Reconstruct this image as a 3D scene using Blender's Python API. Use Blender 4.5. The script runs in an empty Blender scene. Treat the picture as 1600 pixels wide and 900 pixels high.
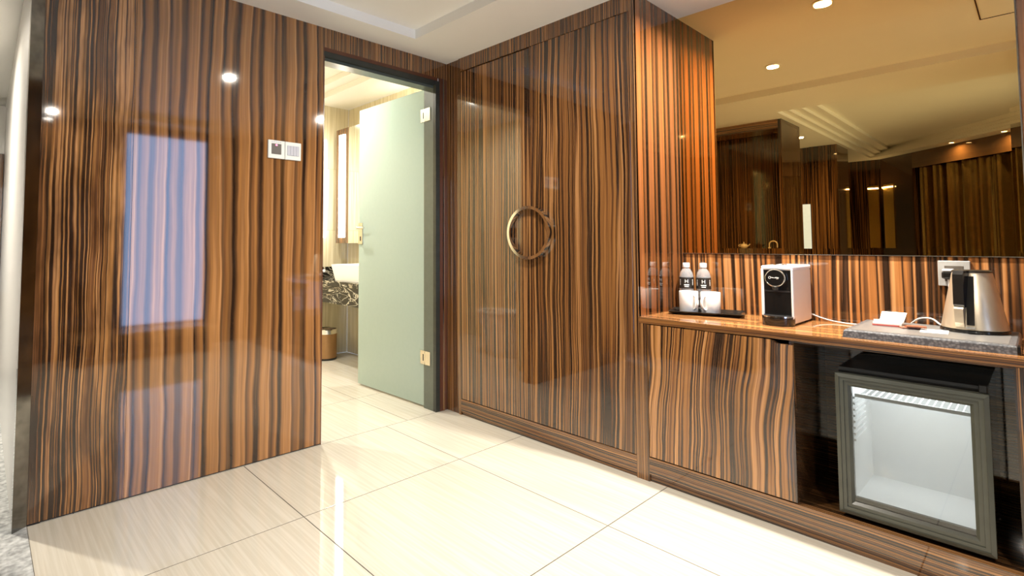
import bpy, bmesh, math, random
from mathutils import Vector, Matrix
random.seed(7)
S = bpy.context.scene
COL = S.collection
PI = math.pi

# ------------------------------------------------------------------ camera
cam_d = bpy.data.cameras.new('camera'); cam = bpy.data.objects.new('camera', cam_d); COL.objects.link(cam)
RX, RY, RZ = (0.7483, -0.6633, -0.0017), (-0.0312, -0.0378, 0.9988), (0.6626, 0.7474, 0.0490)
m = Matrix.Identity(4)
for i in range(3):
    m[i][0] = RX[i]; m[i][1] = RY[i]; m[i][2] = -RZ[i]; m[i][3] = (-2.355, -2.672, 1.1)[i]
cam.matrix_world = m
cam_d.sensor_width = 36; cam_d.lens = 821.7 / 1600 * 36
cam_d.shift_x = (800 - 700.57) / 1600; cam_d.shift_y = (340.81 - 450) / 1600
cam_d.clip_start = 0.02
S.camera = cam

# ------------------------------------------------------------------ world, exposure
w = bpy.data.worlds.new('world'); S.world = w; w.use_nodes = True
w.node_tree.nodes['Background'].inputs[0].default_value = (0.62, 0.78, 1.0, 1)
w.node_tree.nodes['Background'].inputs[1].default_value = 1.2
S.view_settings.view_transform = 'Standard'; S.view_settings.look = 'None'
S.view_settings.gamma = 1.0; S.view_settings.use_curve_mapping = False
S.view_settings.exposure = 0.04
S.cycles.use_denoising = True
S.cycles.max_bounces = 10; S.cycles.diffuse_bounces = 5; S.cycles.glossy_bounces = 6; S.cycles.transmission_bounces = 8
S.cycles.sample_clamp_indirect = 6.0
S.cycles.caustics_reflective = False; S.cycles.caustics_refractive = False

H = 2.334; D = 0.474; E = 0.008; YW = -1.387
ZC = 0.753; YEND = -3.5
WARM = (1.0, 0.92, 0.80)

# window daylight through the end wall, then fill daylight behind an added second window
def area(name, loc, rot, sx, sy, power, col, shape='RECTANGLE', spread=PI):
    l = bpy.data.lights.new(name, 'AREA'); l.shape = shape; l.size = sx
    if shape in ('RECTANGLE', 'ELLIPSE'): l.size_y = sy
    l.energy = power; l.color = col; l.spread = spread
    o = bpy.data.objects.new(name, l); COL.objects.link(o); o.location = loc; o.rotation_euler = rot
    return o
area('window_daylight', (-0.88, -3.62, 1.25), (PI/2, 0, 0), 0.8, 2.1, 24, (0.42, 0.58, 1.0))
area('window_daylight_bedroom', (-3.2, -3.62, 1.2), (PI/2, 0, 0), 1.5, 1.9, 46, (0.90, 0.95, 1.0))

# ------------------------------------------------------------------ materials
MATS = {}
def nt(name):
    mt = bpy.data.materials.new(name); mt.use_nodes = True
    n = mt.node_tree; b = n.nodes['Principled BSDF']; MATS[name] = mt
    return mt, n, b
def plain(name, col, rough=0.5, metal=0.0, spec=0.5, noise=0.04, scale=30, coat=0, emit=None, estr=0, bump=0.0):
    mt, n, b = nt(name)
    b.inputs['Roughness'].default_value = rough; b.inputs['Metallic'].default_value = metal
    b.inputs['Specular IOR Level'].default_value = spec; b.inputs['Coat Weight'].default_value = coat
    b.inputs['Coat Roughness'].default_value = 0.03
    tc = n.nodes.new('ShaderNodeTexCoord'); nz = n.nodes.new('ShaderNodeTexNoise'); nz.inputs['Scale'].default_value = scale
    n.links.new(tc.outputs['Object'], nz.inputs['Vector'])
    cr = n.nodes.new('ShaderNodeValToRGB')
    cr.color_ramp.elements[0].position = 0.3; cr.color_ramp.elements[1].position = 0.7
    cr.color_ramp.elements[0].color = (*[c*(1-noise) for c in col], 1); cr.color_ramp.elements[1].color = (*[min(1, c*(1+noise)) for c in col], 1)
    n.links.new(nz.outputs['Fac'], cr.inputs['Fac']); n.links.new(cr.outputs['Color'], b.inputs['Base Color'])
    if emit: b.inputs['Emission Color'].default_value = (*emit, 1); b.inputs['Emission Strength'].default_value = estr
    if bump:
        bp = n.nodes.new('ShaderNodeBump'); bp.inputs['Strength'].default_value = bump; bp.inputs['Distance'].default_value = 0.004
        n.links.new(nz.outputs['Fac'], bp.inputs['Height']); n.links.new(bp.outputs['Normal'], b.inputs['Normal'])
    return mt
def math_node(n, op, a, b=None):
    q = n.nodes.new('ShaderNodeMath'); q.operation = op
    for i, v in enumerate((a, b)):
        if v is None: continue
        if isinstance(v, (int, float)): q.inputs[i].default_value = v
        else: n.links.new(v, q.inputs[i])
    return q.outputs[0]
def ramp(n, fac, stops, interp='LINEAR'):
    cr = n.nodes.new('ShaderNodeValToRGB'); r = cr.color_ramp; r.interpolation = interp
    while len(r.elements) > 1: r.elements.remove(r.elements[0])
    r.elements[0].position = stops[0][0]; r.elements[0].color = (*stops[0][1], 1)
    for p, c in stops[1:]:
        e = r.elements.new(p); e.color = (*c, 1)
    n.links.new(fac, cr.inputs['Fac']); return cr.outputs['Color']
def wood(name, grain='z', freq=26, warp=0.03, wfreq=(2.2, 0.9), seed=0.0, period=None, bright=1.0, red=0.0, rough=0.045, slant=0.0, figure=0.0, tan=1.0, mixn=0.22):
    """Macassar ebony under lacquer: dark streaks running along one axis."""
    mt, n, b = nt(name)
    tc = n.nodes.new('ShaderNodeTexCoord'); sp = n.nodes.new('ShaderNodeSeparateXYZ'); n.links.new(tc.outputs['Object'], sp.inputs[0])
    ax = {'x': 0, 'y': 1, 'z': 2}[grain]; oth = [i for i in range(3) if i != ax]
    g = sp.outputs[ax]; a = math_node(n, 'ADD', sp.outputs[oth[0]], sp.outputs[oth[1]])
    if slant: a = math_node(n, 'ADD', a, math_node(n, 'MULTIPLY', g, slant))
    def vec(x, y, z):
        c = n.nodes.new('ShaderNodeCombineXYZ')
        for i, v in enumerate((x, y, z)):
            if isinstance(v, (int, float)): c.inputs[i].default_value = v
            else: n.links.new(v, c.inputs[i])
        return c.outputs[0]
    def noise(v, detail=2.0, rg=0.5):
        q = n.nodes.new('ShaderNodeTexNoise'); q.inputs['Scale'].default_value = 1.0
        q.inputs['Detail'].default_value = detail; q.inputs['Roughness'].default_value = rg; n.links.new(v, q.inputs['Vector']); return q.outputs['Fac']
    mul = lambda x, k: math_node(n, 'MULTIPLY', x, k)
    w1 = noise(vec(mul(a, wfreq[0]), mul(g, wfreq[1]), seed))
    w2 = noise(vec(mul(a, 9.0), mul(g, 4.5), seed + 5), 2)
    aw = math_node(n, 'ADD', a, mul(math_node(n, 'SUBTRACT', w1, 0.5), warp * 2))
    aw = math_node(n, 'ADD', aw, mul(math_node(n, 'SUBTRACT', w2, 0.5), warp * 0.35))
    n1 = noise(vec(mul(aw, freq), mul(g, 0.12), seed + 2), 2.5, 0.55)
    dk, db, br, og, tn = (0.014, 0.008, 0.005), (0.040, 0.020, 0.011), (0.13, 0.054, 0.020), (0.25 + red, 0.112, 0.033), (0.38*tan, 0.19*tan, 0.075*tan)
    if tan < 0.9: tn = (0.36 + red, 0.14, 0.030)
    c1 = ramp(n, n1, [(0.26, dk), (0.35, db), (0.385, br), (0.43, og), (0.455, br), (0.475, dk), (0.495, db), (0.52, og), (0.55, tn), (0.57, br), (0.59, dk),
                      (0.625, db), (0.65, og), (0.69, br), (0.72, dk), (0.78, og)])
    if period:
        ph = math_node(n, 'ADD', mul(aw, 1.0 / period), mul(n1, 0.5)); fr = math_node(n, 'FRACT', ph)
        c2 = ramp(n, fr, [(0.0, dk), (0.10, dk), (0.16, br), (0.22, og), (0.40, (0.26 + red, 0.12, 0.043)), (0.52, og), (0.56, tn), (0.60, br), (0.63, dk), (0.68, db), (0.72, br), (0.88, og), (0.95, db), (1.0, dk)])
        mx = n.nodes.new('ShaderNodeMixRGB'); mx.inputs[0].default_value = mixn; n.links.new(c2, mx.inputs[1]); n.links.new(c1, mx.inputs[2]); c1 = mx.outputs[0]
    n2 = noise(vec(mul(aw, freq * 9), mul(g, 1.6), seed + 9), 3, 0.6)
    f2 = ramp(n, n2, [(0.3, (0.62, 0.6, 0.58)), (0.7, (1.25, 1.25, 1.25))])
    mm = n.nodes.new('ShaderNodeMixRGB'); mm.blend_type = 'MULTIPLY'; mm.inputs[0].default_value = 0.75; n.links.new(c1, mm.inputs[1]); n.links.new(f2, mm.inputs[2]); c = mm.outputs[0]
    if figure:
        n3 = noise(vec(mul(aw, 16), mul(g, 2.4), seed + 14), 3, 0.6)
        f3 = ramp(n, n3, [(0.42, (0.30, 0.26, 0.24)), (0.58, (1.1, 1.1, 1.1))])
        m3 = n.nodes.new('ShaderNodeMixRGB'); m3.blend_type = 'MULTIPLY'; m3.inputs[0].default_value = figure; n.links.new(c, m3.inputs[1]); n.links.new(f3, m3.inputs[2]); c = m3.outputs[0]
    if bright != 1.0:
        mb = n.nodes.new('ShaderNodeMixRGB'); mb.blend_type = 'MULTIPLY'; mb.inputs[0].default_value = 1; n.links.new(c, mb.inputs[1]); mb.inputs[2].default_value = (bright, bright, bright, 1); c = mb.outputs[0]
    n.links.new(c, b.inputs['Base Color'])
    b.inputs['Roughness'].default_value = rough; b.inputs['IOR'].default_value = 1.8
    return mt
def streak(name, base, dark, fx, fy, fz, rough, spec=0.5, lo=0.4, hi=0.62, detail=3):
    mt, n, b = nt(name)
    tc = n.nodes.new('ShaderNodeTexCoord'); mp = n.nodes.new('ShaderNodeMapping'); mp.inputs['Scale'].default_value = (fx, fy, fz)
    n.links.new(tc.outputs['Object'], mp.inputs['Vector'])
    q = n.nodes.new('ShaderNodeTexNoise'); q.inputs['Scale'].default_value = 1; q.inputs['Detail'].default_value = detail; n.links.new(mp.outputs[0], q.inputs['Vector'])
    n.links.new(ramp(n, q.outputs['Fac'], [(lo, dark), (hi, base)]), b.inputs['Base Color'])
    b.inputs['Roughness'].default_value = rough; b.inputs['Specular IOR Level'].default_value = spec
    return mt
W_LEFT = wood('ebony_wide', 'z', 9, 0.03, (1.6, 0.9), 3, period=0.125, bright=1.35)
W_FIG = wood('ebony_figured', 'z', 24, 0.03, (2.5, 1.0), 11, figure=0.7, bright=1.4)
W_HEAD = wood('ebony_header', 'z', 42, 0.008, seed=21, bright=1.2)
W_DOOR = wood('ebony_door', 'z', 19, 0.03, (1.5, 0.9), 31, bright=1.05, slant=0.012)
W_DOOR2 = wood('ebony_door_b', 'z', 22, 0.012, (1.2, 0.7), 38, bright=1.05)
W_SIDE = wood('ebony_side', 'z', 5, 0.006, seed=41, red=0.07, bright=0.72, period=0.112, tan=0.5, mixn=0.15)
W_BACK = wood('ebony_back', 'z', 13, 0.012, seed=51, red=0.03, bright=1.55)
W_CAB = wood('ebony_cabinet', 'z', 20, 0.035, (2.0, 1.8), 61, bright=1.5, slant=0.05)
W_HOR = wood('ebony_horizontal', 'y', 40, 0.02, (3, 0.8), 71, bright=1.2)
W_TOP = wood('ebony_worktop', 'y', 34, 0.014, (3, 0.6), 75, bright=2.1, rough=0.06)
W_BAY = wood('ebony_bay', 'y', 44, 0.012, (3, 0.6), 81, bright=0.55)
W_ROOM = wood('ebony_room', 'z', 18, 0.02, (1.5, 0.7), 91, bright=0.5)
W_STILE = wood('ebony_stile', 'z', 48, 0.006, seed=95, bright=0.95)
M_CEIL = plain('ceiling_paint', (0.87, 0.85, 0.79), 0.55, noise=0.01, scale=3)
M_WHITE = plain('white_wall', (0.82, 0.80, 0.76), 0.22, noise=0.01, scale=3)
M_CARPET = plain('grey_carpet', (0.42, 0.43, 0.42), 0.95, spec=0.1, noise=0.35, scale=45, bump=0.6)
M_TILE = streak('polished_tile', (0.62, 0.585, 0.50), (0.555, 0.515, 0.425), 85, 2.0, 1, 0.05, 0.55)
M_GROUT = plain('grout', (0.10, 0.085, 0.065), 0.8)
M_BTILE = streak('bath_wall_tile', (0.72, 0.64, 0.45), (0.60, 0.52, 0.34), 60, 60, 2.2, 0.05, 1.0)
M_FRAME = plain('black_frame', (0.030, 0.034, 0.030), 0.22, noise=0.1)
M_FRAME2 = plain('grey_green_jamb', (0.10, 0.115, 0.095), 0.25, noise=0.05)
M_TRIM = plain('dark_brown_trim', (0.10, 0.035, 0.018), 0.2)
M_CHROME = plain('chrome', (0.80, 0.78, 0.74), 0.10, 1.0, noise=0.01)
M_NICKEL = plain('satin_nickel', (0.72, 0.66, 0.55), 0.25, 1.0, noise=0.02)
M_PMETAL = plain('dark_polished_strip', (0.24, 0.235, 0.22), 0.08, 1.0, noise=0.25, scale=18)
M_BRONZE = plain('bronze_mirror', (0.88, 0.60, 0.24), 0.0, 1.0, noise=0.0)
M_MIRROR = plain('silver_mirror', (0.80, 0.82, 0.76), 0.0, 1.0, noise=0.0)
M_GOLD = plain('gold_panel', (0.75, 0.48, 0.12), 0.25, 1.0, noise=0.02)
M_POT = plain('pale_gold_glaze', (0.80, 0.62, 0.36), 0.25)
M_PORC = plain('white_porcelain', (0.88, 0.87, 0.83), 0.08, noise=0.005)
M_CUP = plain('white_china', (0.90, 0.89, 0.86), 0.10, noise=0.005)
M_BLACK = plain('black_plastic', (0.012, 0.011, 0.010), 0.15, noise=0.1)
M_BLACKM = plain('black_matt', (0.010, 0.009, 0.009), 0.5, noise=0.1)
M_FRIDGE = plain('fridge_frame_grey', (0.065, 0.068, 0.052), 0.25, spec=0.6, noise=0.08, scale=14)
M_LINER = plain('fridge_liner', (0.82, 0.83, 0.83), 0.35, noise=0.01, emit=(0.95, 0.97, 1.0), estr=0.0)
M_SWITCH = plain('switch_white', (0.72, 0.72, 0.66), 0.3, noise=0.01)
M_SWGREY = plain('switch_grey', (0.46, 0.46, 0.50), 0.35, noise=0.01)
M_SWDARK = plain('card_slot_dark', (0.10, 0.085, 0.07), 0.3)
M_RED = plain('red_led', (0.8, 0.05, 0.1), 0.4, emit=(1, 0.12, 0.22), estr=6)
M_SOCK = plain('socket_grey', (0.36, 0.355, 0.34), 0.35, noise=0.01)
M_CHAMP = plain('champagne_metal', (0.66, 0.57, 0.43), 0.33, 0.75, noise=0.02)
M_CREAM = plain('cream_plastic', (0.80, 0.70, 0.58), 0.35, noise=0.01)
M_BROWNL = plain('brown_leather', (0.30, 0.16, 0.06), 0.35, 0.3)
M_CABLE = plain('cable_white', (0.62, 0.60, 0.57), 0.45)
M_PAPER = plain('paper', (0.85, 0.84, 0.80), 0.6, noise=0.01)
M_SACHET = plain('brown_sachet', (0.28, 0.10, 0.05), 0.35, noise=0.3, scale=90)
M_CURT = plain('curtain_satin', (0.42, 0.27, 0.09), 0.22, 0.85, noise=0.1)
M_LAMP = plain('lamp_glow', (1, 1, 1), 0.5, emit=(1.0, 0.90, 0.74), estr=26)
M_STRIP = plain('vanity_light_glow', (1, 1, 1), 0.5, emit=(1.0, 0.93, 0.80), estr=16)
M_RING = plain('downlight_ring', (0.85, 0.84, 0.80), 0.4)
M_CAP = plain('bottle_cap', (0.86, 0.86, 0.86), 0.35)
M_LABEL = plain('bottle_label', (0.022, 0.018, 0.014), 0.35)
M_PRINT = plain('white_print', (0.85, 0.84, 0.80), 0.5)
M_LINE = plain('card_print', (0.35, 0.34, 0.32), 0.5)
# grey patterned tray leather
def leather():
    mt, n, b = nt('grey_tray_leather')
    tc = n.nodes.new('ShaderNodeTexCoord'); q = n.nodes.new('ShaderNodeTexVoronoi'); q.inputs['Scale'].default_value = 130
    n.links.new(tc.outputs['Object'], q.inputs['Vector'])
    n.links.new(ramp(n, q.outputs['Distance'], [(0.1, (0.20, 0.205, 0.21)), (0.7, (0.07, 0.072, 0.078))]), b.inputs['Base Color'])
    b.inputs['Roughness'].default_value = 0.3; return mt
M_TRAYL = leather()
def marble():
    mt, n, b = nt('black_marble')
    tc = n.nodes.new('ShaderNodeTexCoord'); mp = n.nodes.new('ShaderNodeMapping'); mp.inputs['Scale'].default_value = (2.2, 2.2, 7); n.links.new(tc.outputs['Object'], mp.inputs['Vector'])
    q = n.nodes.new('ShaderNodeTexNoise'); q.inputs['Scale'].default_value = 1.3; q.inputs['Detail'].default_value = 6; q.inputs['Distortion'].default_value = 1.6
    n.links.new(mp.outputs[0], q.inputs['Vector'])
    n.links.new(ramp(n, q.outputs['Fac'], [(0.0, (0.012, 0.011, 0.009)), (0.478, (0.016, 0.014, 0.011)), (0.497, (0.55, 0.5, 0.38)), (0.515, (0.02, 0.017, 0.013)), (0.60, (0.014, 0.013, 0.01)), (0.622, (0.42, 0.36, 0.25)), (0.64, (0.015, 0.013, 0.01)), (1, (0.03, 0.025, 0.02))]), b.inputs['Base Color'])
    b.inputs['Roughness'].default_value = 0.08; return mt
M_MARBLE = marble()
def frosted():
    mt, n, b = nt('frosted_glass'); out = n.nodes['Material Output']
    tr = n.nodes.new('ShaderNodeBsdfTranslucent'); tr.inputs[0].default_value = (0.80, 0.96, 0.88, 1)
    df = n.nodes.new('ShaderNodeBsdfDiffuse'); df.inputs[0].default_value = (0.66, 0.80, 0.68, 1)
    tp = n.nodes.new('ShaderNodeBsdfTransparent'); tp.inputs[0].default_value = (0.88, 0.97, 0.90, 1)
    gl = n.nodes.new('ShaderNodeBsdfGlossy'); gl.inputs['Roughness'].default_value = 0.04
    lw = n.nodes.new('ShaderNodeFresnel'); lw.inputs[0].default_value = 1.5
    tc = n.nodes.new('ShaderNodeTexCoord'); nz = n.nodes.new('ShaderNodeTexNoise'); nz.inputs['Scale'].default_value = 40; n.links.new(tc.outputs['Object'], nz.inputs['Vector'])
    hue = ramp(n, nz.outputs['Fac'], [(0.3, (0.66, 0.80, 0.72)), (0.7, (0.70, 0.83, 0.75))]); n.links.new(hue, df.inputs[0])
    m1 = n.nodes.new('ShaderNodeMixShader'); m1.inputs[0].default_value = 0.45; n.links.new(tr.outputs[0], m1.inputs[1]); n.links.new(df.outputs[0], m1.inputs[2])
    m0 = n.nodes.new('ShaderNodeMixShader'); m0.inputs[0].default_value = 0.05; n.links.new(m1.outputs[0], m0.inputs[1]); n.links.new(tp.outputs[0], m0.inputs[2])
    m2 = n.nodes.new('ShaderNodeMixShader'); n.links.new(lw.outputs[0], m2.inputs[0]); n.links.new(m0.outputs[0], m2.inputs[1]); n.links.new(gl.outputs[0], m2.inputs[2])
    n.links.new(m2.outputs[0], out.inputs[0]); n.nodes.remove(b); return mt
M_FROST = frosted()
def clear(name, tint, ior=1.5, refl=1.0):
    """thin clear pane or wall: transparent plus a fresnel reflection"""
    mt, n, b = nt(name); out = n.nodes['Material Output']
    tp = n.nodes.new('ShaderNodeBsdfTransparent'); tp.inputs[0].default_value = (*tint, 1)
    gl = n.nodes.new('ShaderNodeBsdfGlossy'); gl.inputs['Roughness'].default_value = 0.015
    fr = n.nodes.new('ShaderNodeFresnel'); fr.inputs[0].default_value = ior
    m1 = n.nodes.new('ShaderNodeMixShader'); n.links.new(fr.outputs[0], m1.inputs[0]); n.links.new(tp.outputs[0], m1.inputs[1]); n.links.new(gl.outputs[0], m1.inputs[2])
    n.links.new(m1.outputs[0], out.inputs[0]); n.nodes.remove(b); return mt
M_PANE = clear('clear_pane', (0.92, 0.94, 0.93), 1.7)
M_WIN = clear('window_glass', (0.93, 0.96, 0.97), 1.4)
def bottle_mat():
    mt, n, b = nt('clear_plastic'); b.inputs['Base Color'].default_value = (0.95, 0.97, 1.0, 1)
    b.inputs['Transmission Weight'].default_value = 0.78; b.inputs['Roughness'].default_value = 0.03; b.inputs['IOR'].default_value = 1.16
    tc = n.nodes.new('ShaderNodeTexCoord'); nz = n.nodes.new('ShaderNodeTexNoise'); nz.inputs['Scale'].default_value = 120; n.links.new(tc.outputs['Object'], nz.inputs['Vector'])
    bp = n.nodes.new('ShaderNodeBump'); bp.inputs['Strength'].default_value = 0.25; bp.inputs['Distance'].default_value = 0.002
    n.links.new(nz.outputs['Fac'], bp.inputs['Height']); n.links.new(bp.outputs['Normal'], b.inputs['Normal']); return mt
M_BOTTLE = bottle_mat()

# ------------------------------------------------------------------ mesh helpers
def box(bm, x0, x1, y0, y1, z0, z1, bev=0.0, seg=1):
    xs, ys, zs = sorted((x0, x1)), sorted((y0, y1)), sorted((z0, z1))
    v = [bm.verts.new((x, y, z)) for x in xs for y in ys for z in zs]
    f = [(0, 1, 3, 2), (4, 6, 7, 5), (0, 4, 5, 1), (2, 3, 7, 6), (0, 2, 6, 4), (1, 5, 7, 3)]
    fs = [bm.faces.new([v[i] for i in q]) for q in f]
    if bev > 0:
        es = list({e for q in fs for e in q.edges})
        bmesh.ops.bevel(bm, geom=es, offset=bev, segments=seg, affect='EDGES', profile=0.5)
    return bm
def B(x0, x1, y0, y1, z0, z1, bev=0.0, seg=1):
    return box(bmesh.new(), x0, x1, y0, y1, z0, z1, bev, seg)
def lathe(bm, prof, c, seg=40, close=True):
    rings = []
    for r, z in prof:
        rings.append([bm.verts.new((c[0] + r*math.cos(2*PI*i/seg), c[1] + r*math.sin(2*PI*i/seg), c[2] + z)) for i in range(seg)])
    for a, b in zip(rings, rings[1:]):
        for i in range(seg): bm.faces.new((a[i], a[(i+1) % seg], b[(i+1) % seg], b[i]))
    if close:
        bm.faces.new(rings[0][::-1]); bm.faces.new(rings[-1])
    return bm
def tube(bm, pts, r, seg=10, closed=False, rx=None):
    pts = [Vector(p) for p in pts]; n = len(pts); rings = []; prev = None
    for i in range(n):
        a = pts[(i-1) % n] if (closed or i > 0) else pts[i]; b = pts[(i+1) % n] if (closed or i < n-1) else pts[i]
        t = (b - a).normalized()
        up = prev if prev is not None else (Vector((0, 0, 1)) if abs(t.z) < 0.9 else Vector((1, 0, 0)))
        s = t.cross(up).normalized(); u = s.cross(t).normalized(); prev = u
        rings.append([bm.verts.new(pts[i] + s*(rx or r)*math.cos(2*PI*k/seg) + u*r*math.sin(2*PI*k/seg)) for k in range(seg)])
    for i in range(n if closed else n-1):
        A, C = rings[i], rings[(i+1) % n]
        for k in range(seg): bm.faces.new((A[k], A[(k+1) % seg], C[(k+1) % seg], C[k]))
    if not closed:
        bm.faces.new(rings[0][::-1]); bm.faces.new(rings[-1])
    return bm
def prism(bm, poly, z0, z1):
    lo = [bm.verts.new((x, y, z0)) for x, y in poly]; hi = [bm.verts.new((x, y, z1)) for x, y in poly]; n = len(poly)
    bm.faces.new(lo[::-1]); bm.faces.new(hi)
    for i in range(n): bm.faces.new((lo[i], lo[(i+1) % n], hi[(i+1) % n], hi[i]))
    return bm
def prism_x(bm, poly, x0, x1):
    """poly given as (y, z), extruded along x"""
    lo = [bm.verts.new((x0, y, z)) for y, z in poly]; hi = [bm.verts.new((x1, y, z)) for y, z in poly]; n = len(poly)
    bm.faces.new(lo[::-1]); bm.faces.new(hi)
    for i in range(n): bm.faces.new((lo[i], lo[(i+1) % n], hi[(i+1) % n], hi[i]))
    return bm
def loft(bm, loops, cap0=True, cap1=True):
    rs = [[bm.verts.new(p) for p in l] for l in loops]
    for a, b in zip(rs, rs[1:]):
        n = len(a)
        for i in range(n): bm.faces.new((a[i], a[(i+1) % n], b[(i+1) % n], b[i]))
    if cap0: bm.faces.new(rs[0][::-1])
    if cap1: bm.faces.new(rs[-1])
    return bm
def world_loc(o):
    v = Vector(o.location); p = o.parent
    while p: v += Vector(p.location); p = p.parent
    return v
def obj(name, bm, mat, parent=None, smooth=False, base=True, **props):
    bmesh.ops.recalc_face_normals(bm, faces=bm.faces)
    me = bpy.data.meshes.new(name)
    vs = [v.co for v in bm.verts]
    mn = Vector((min(v.x for v in vs), min(v.y for v in vs), min(v.z for v in vs))); mx = Vector((max(v.x for v in vs), max(v.y for v in vs), max(v.z for v in vs)))
    org = Vector(((mn.x+mx.x)/2, (mn.y+mx.y)/2, mn.z)) if base else Vector((0, 0, 0))
    bmesh.ops.translate(bm, verts=bm.verts, vec=-org)
    bm.to_mesh(me); bm.free()
    o = bpy.data.objects.new(name, me); COL.objects.link(o)
    me.materials.append(mat)
    if smooth:
        for p in me.polygons: p.use_smooth = True
        me.set_sharp_from_angle(angle=math.radians(38))
    if parent: o.parent = parent; o.location = org - world_loc(parent)
    else: o.location = org
    for k, v in props.items(): o[k] = v
    return o
def struct(name, bm, mat, **k): 
    return obj(name, bm, mat, kind='structure', **k)
def thing(name, loc, label, cat, group=None):
    o = bpy.data.objects.new(name, None); COL.objects.link(o); o.location = loc; o.empty_display_size = 0.05
    o['label'] = label; o['category'] = cat
    if group: o['group'] = group
    return o
def tag(o, label, cat, group=None):
    o['label'] = label; o['category'] = cat
    if group: o['group'] = group
    return o
def text_bm(s, size, origin, mat3, depth=0.0004):
    cu = bpy.data.curves.new('lettering', 'FONT'); cu.body = s; cu.size = size; cu.align_x = 'CENTER'; cu.align_y = 'CENTER'; cu.extrude = depth
    to = bpy.data.objects.new('lettering', cu); COL.objects.link(to)
    dg = bpy.context.evaluated_depsgraph_get(); me = bpy.data.meshes.new_from_object(to.evaluated_get(dg))
    bm = bmesh.new(); bm.from_mesh(me); bpy.data.meshes.remove(me); bpy.data.objects.remove(to); bpy.data.curves.remove(cu)
    for v in bm.verts: v.co = mat3 @ v.co + Vector(origin)
    return bm
FACE_MX = Matrix(((0, 0, -1), (-1, 0, 0), (0, 1, 0)))      # text reads facing -x: local x -> -y, y -> z, z -> -x

# ------------------------------------------------------------------ floors
XL = -2.19
fl = struct('floor', B(XL-0.046, D, YEND, 0.10, -0.06, -0.0006), M_GROUT)
xs = [XL, -1.3467, -0.4907, D]; ys = [0.0, -0.6513, -1.5046, -2.358, -3.211, YEND]
gp = 0.0020
for i in range(3):
    for j in range(5):
        obj('floor_tile', B(xs[i]+gp, xs[i+1]-gp, ys[j+1]+gp, ys[j]-gp, -0.010, 0.0, 0.0004), M_TILE, fl)
YB, XB, XBL, ZB = 2.09, 0.476, -2.15, 2.50
fb = struct('floor_bathroom', B(XBL, XB, 0.1, YB, -0.06, -0.0006), M_GROUT)
bx = [XBL, -2.04, -1.185, -0.33, XB]; by = [0.0, 0.62, 1.475, YB]
for i in range(4):
    for j in range(3):
        obj('floor_tile', B(bx[i]+gp, bx[i+1]-gp, by[j]+gp, by[j+1]-gp, -0.010, 0.0, 0.0004), M_TILE, fb)
struct('floor_carpet', B(-6.8, XL, YEND, 3.4, -0.06, 0.001), M_CARPET)

# ------------------------------------------------------------------ left wall (panelled) with the bathroom doorway
wl = struct('wall_left', B(-2.19, -0.93, 0.012, 0.115, 0, H+0.3), M_WHITE)
XS = -1.862
obj('wood_panel', B(-2.19, XS-0.0006, 0.0, 0.012, 0.006, H), W_FIG, wl, label='figured brown wood panel at the free end of the wall')
obj('wood_panel', B(XS+0.0006, -0.93, 0.0, 0.012, 0.006, H), W_LEFT, wl, label='wide striped brown wood panel with the switches')
obj('shadow_gap', B(-2.19, -0.932, 0.004, 0.012, 0.0, 0.006), M_BLACKM, wl)
wh = struct('wall_left_header', B(-0.93, 0.0, 0.012, 0.115, 2.20, H+0.3), M_WHITE)
obj('wood_panel', B(-0.93, -0.0, 0.0, 0.012, 2.222, H), W_HEAD, wh, label='narrow striped wood panel over the doorway')
struct('trim_1', prism(bmesh.new(), [(-2.1905, 0.0), (-2.236, -0.034), (-2.236, 0.05), (-2.1905, 0.05)], 0.0, H), M_PMETAL)
struct('wall_corridor', B(-2.235, -2.15, 0.05, 3.4, 0.0, H+0.3), M_WHITE)
# door frame
df = struct('door_1', B(-0.93, -0.082, -0.001, 0.012, 2.200, 2.222), M_TRIM)
obj('head_frame', B(-0.93, -0.085, 0.002, 0.10, 2.172, 2.200), M_FRAME, df)
obj('head_lining', B(-0.93, -0.098, 0.03, 0.115, 2.155, 2.175), M_FRAME2, df)
obj('jamb', B(-0.098, -0.080, 0.025, 0.125, 0.0, 2.172), M_FRAME2, df)
obj('jamb_edge', B(-0.098, -0.064, 0.000, 0.027, 0.0, 2.200), M_FRAME, df)
obj('architrave', B(-0.064, -0.040, -0.004, 0.012, 0.0, 2.222), M_TRIM, df)
obj('architrave_bead', B(-0.040, -0.024, -0.010, 0.012, 0.0, 2.222, 0.003), W_STILE, df)
obj('jamb', B(-0.93, -0.925, 0.0, 0.115, 0.0, 2.172), M_TRIM, df)
struct('trim_2', B(-0.024, 0.0, 0.0, 0.02, 0.0, 2.222), M_TRIM)
struct('wall_corner', B(0.0, 0.03, -0.125, 0.0, 0.0, H), W_STILE)
struct('wall_between', B(-0.08, 0.0, 0.02, 0.125, 0.0, 2.2), M_WHITE)
struct('wall_behind_wardrobe', B(0.0, D, 0.0, 0.02, 0.0, H+0.3), M_WHITE)

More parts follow.
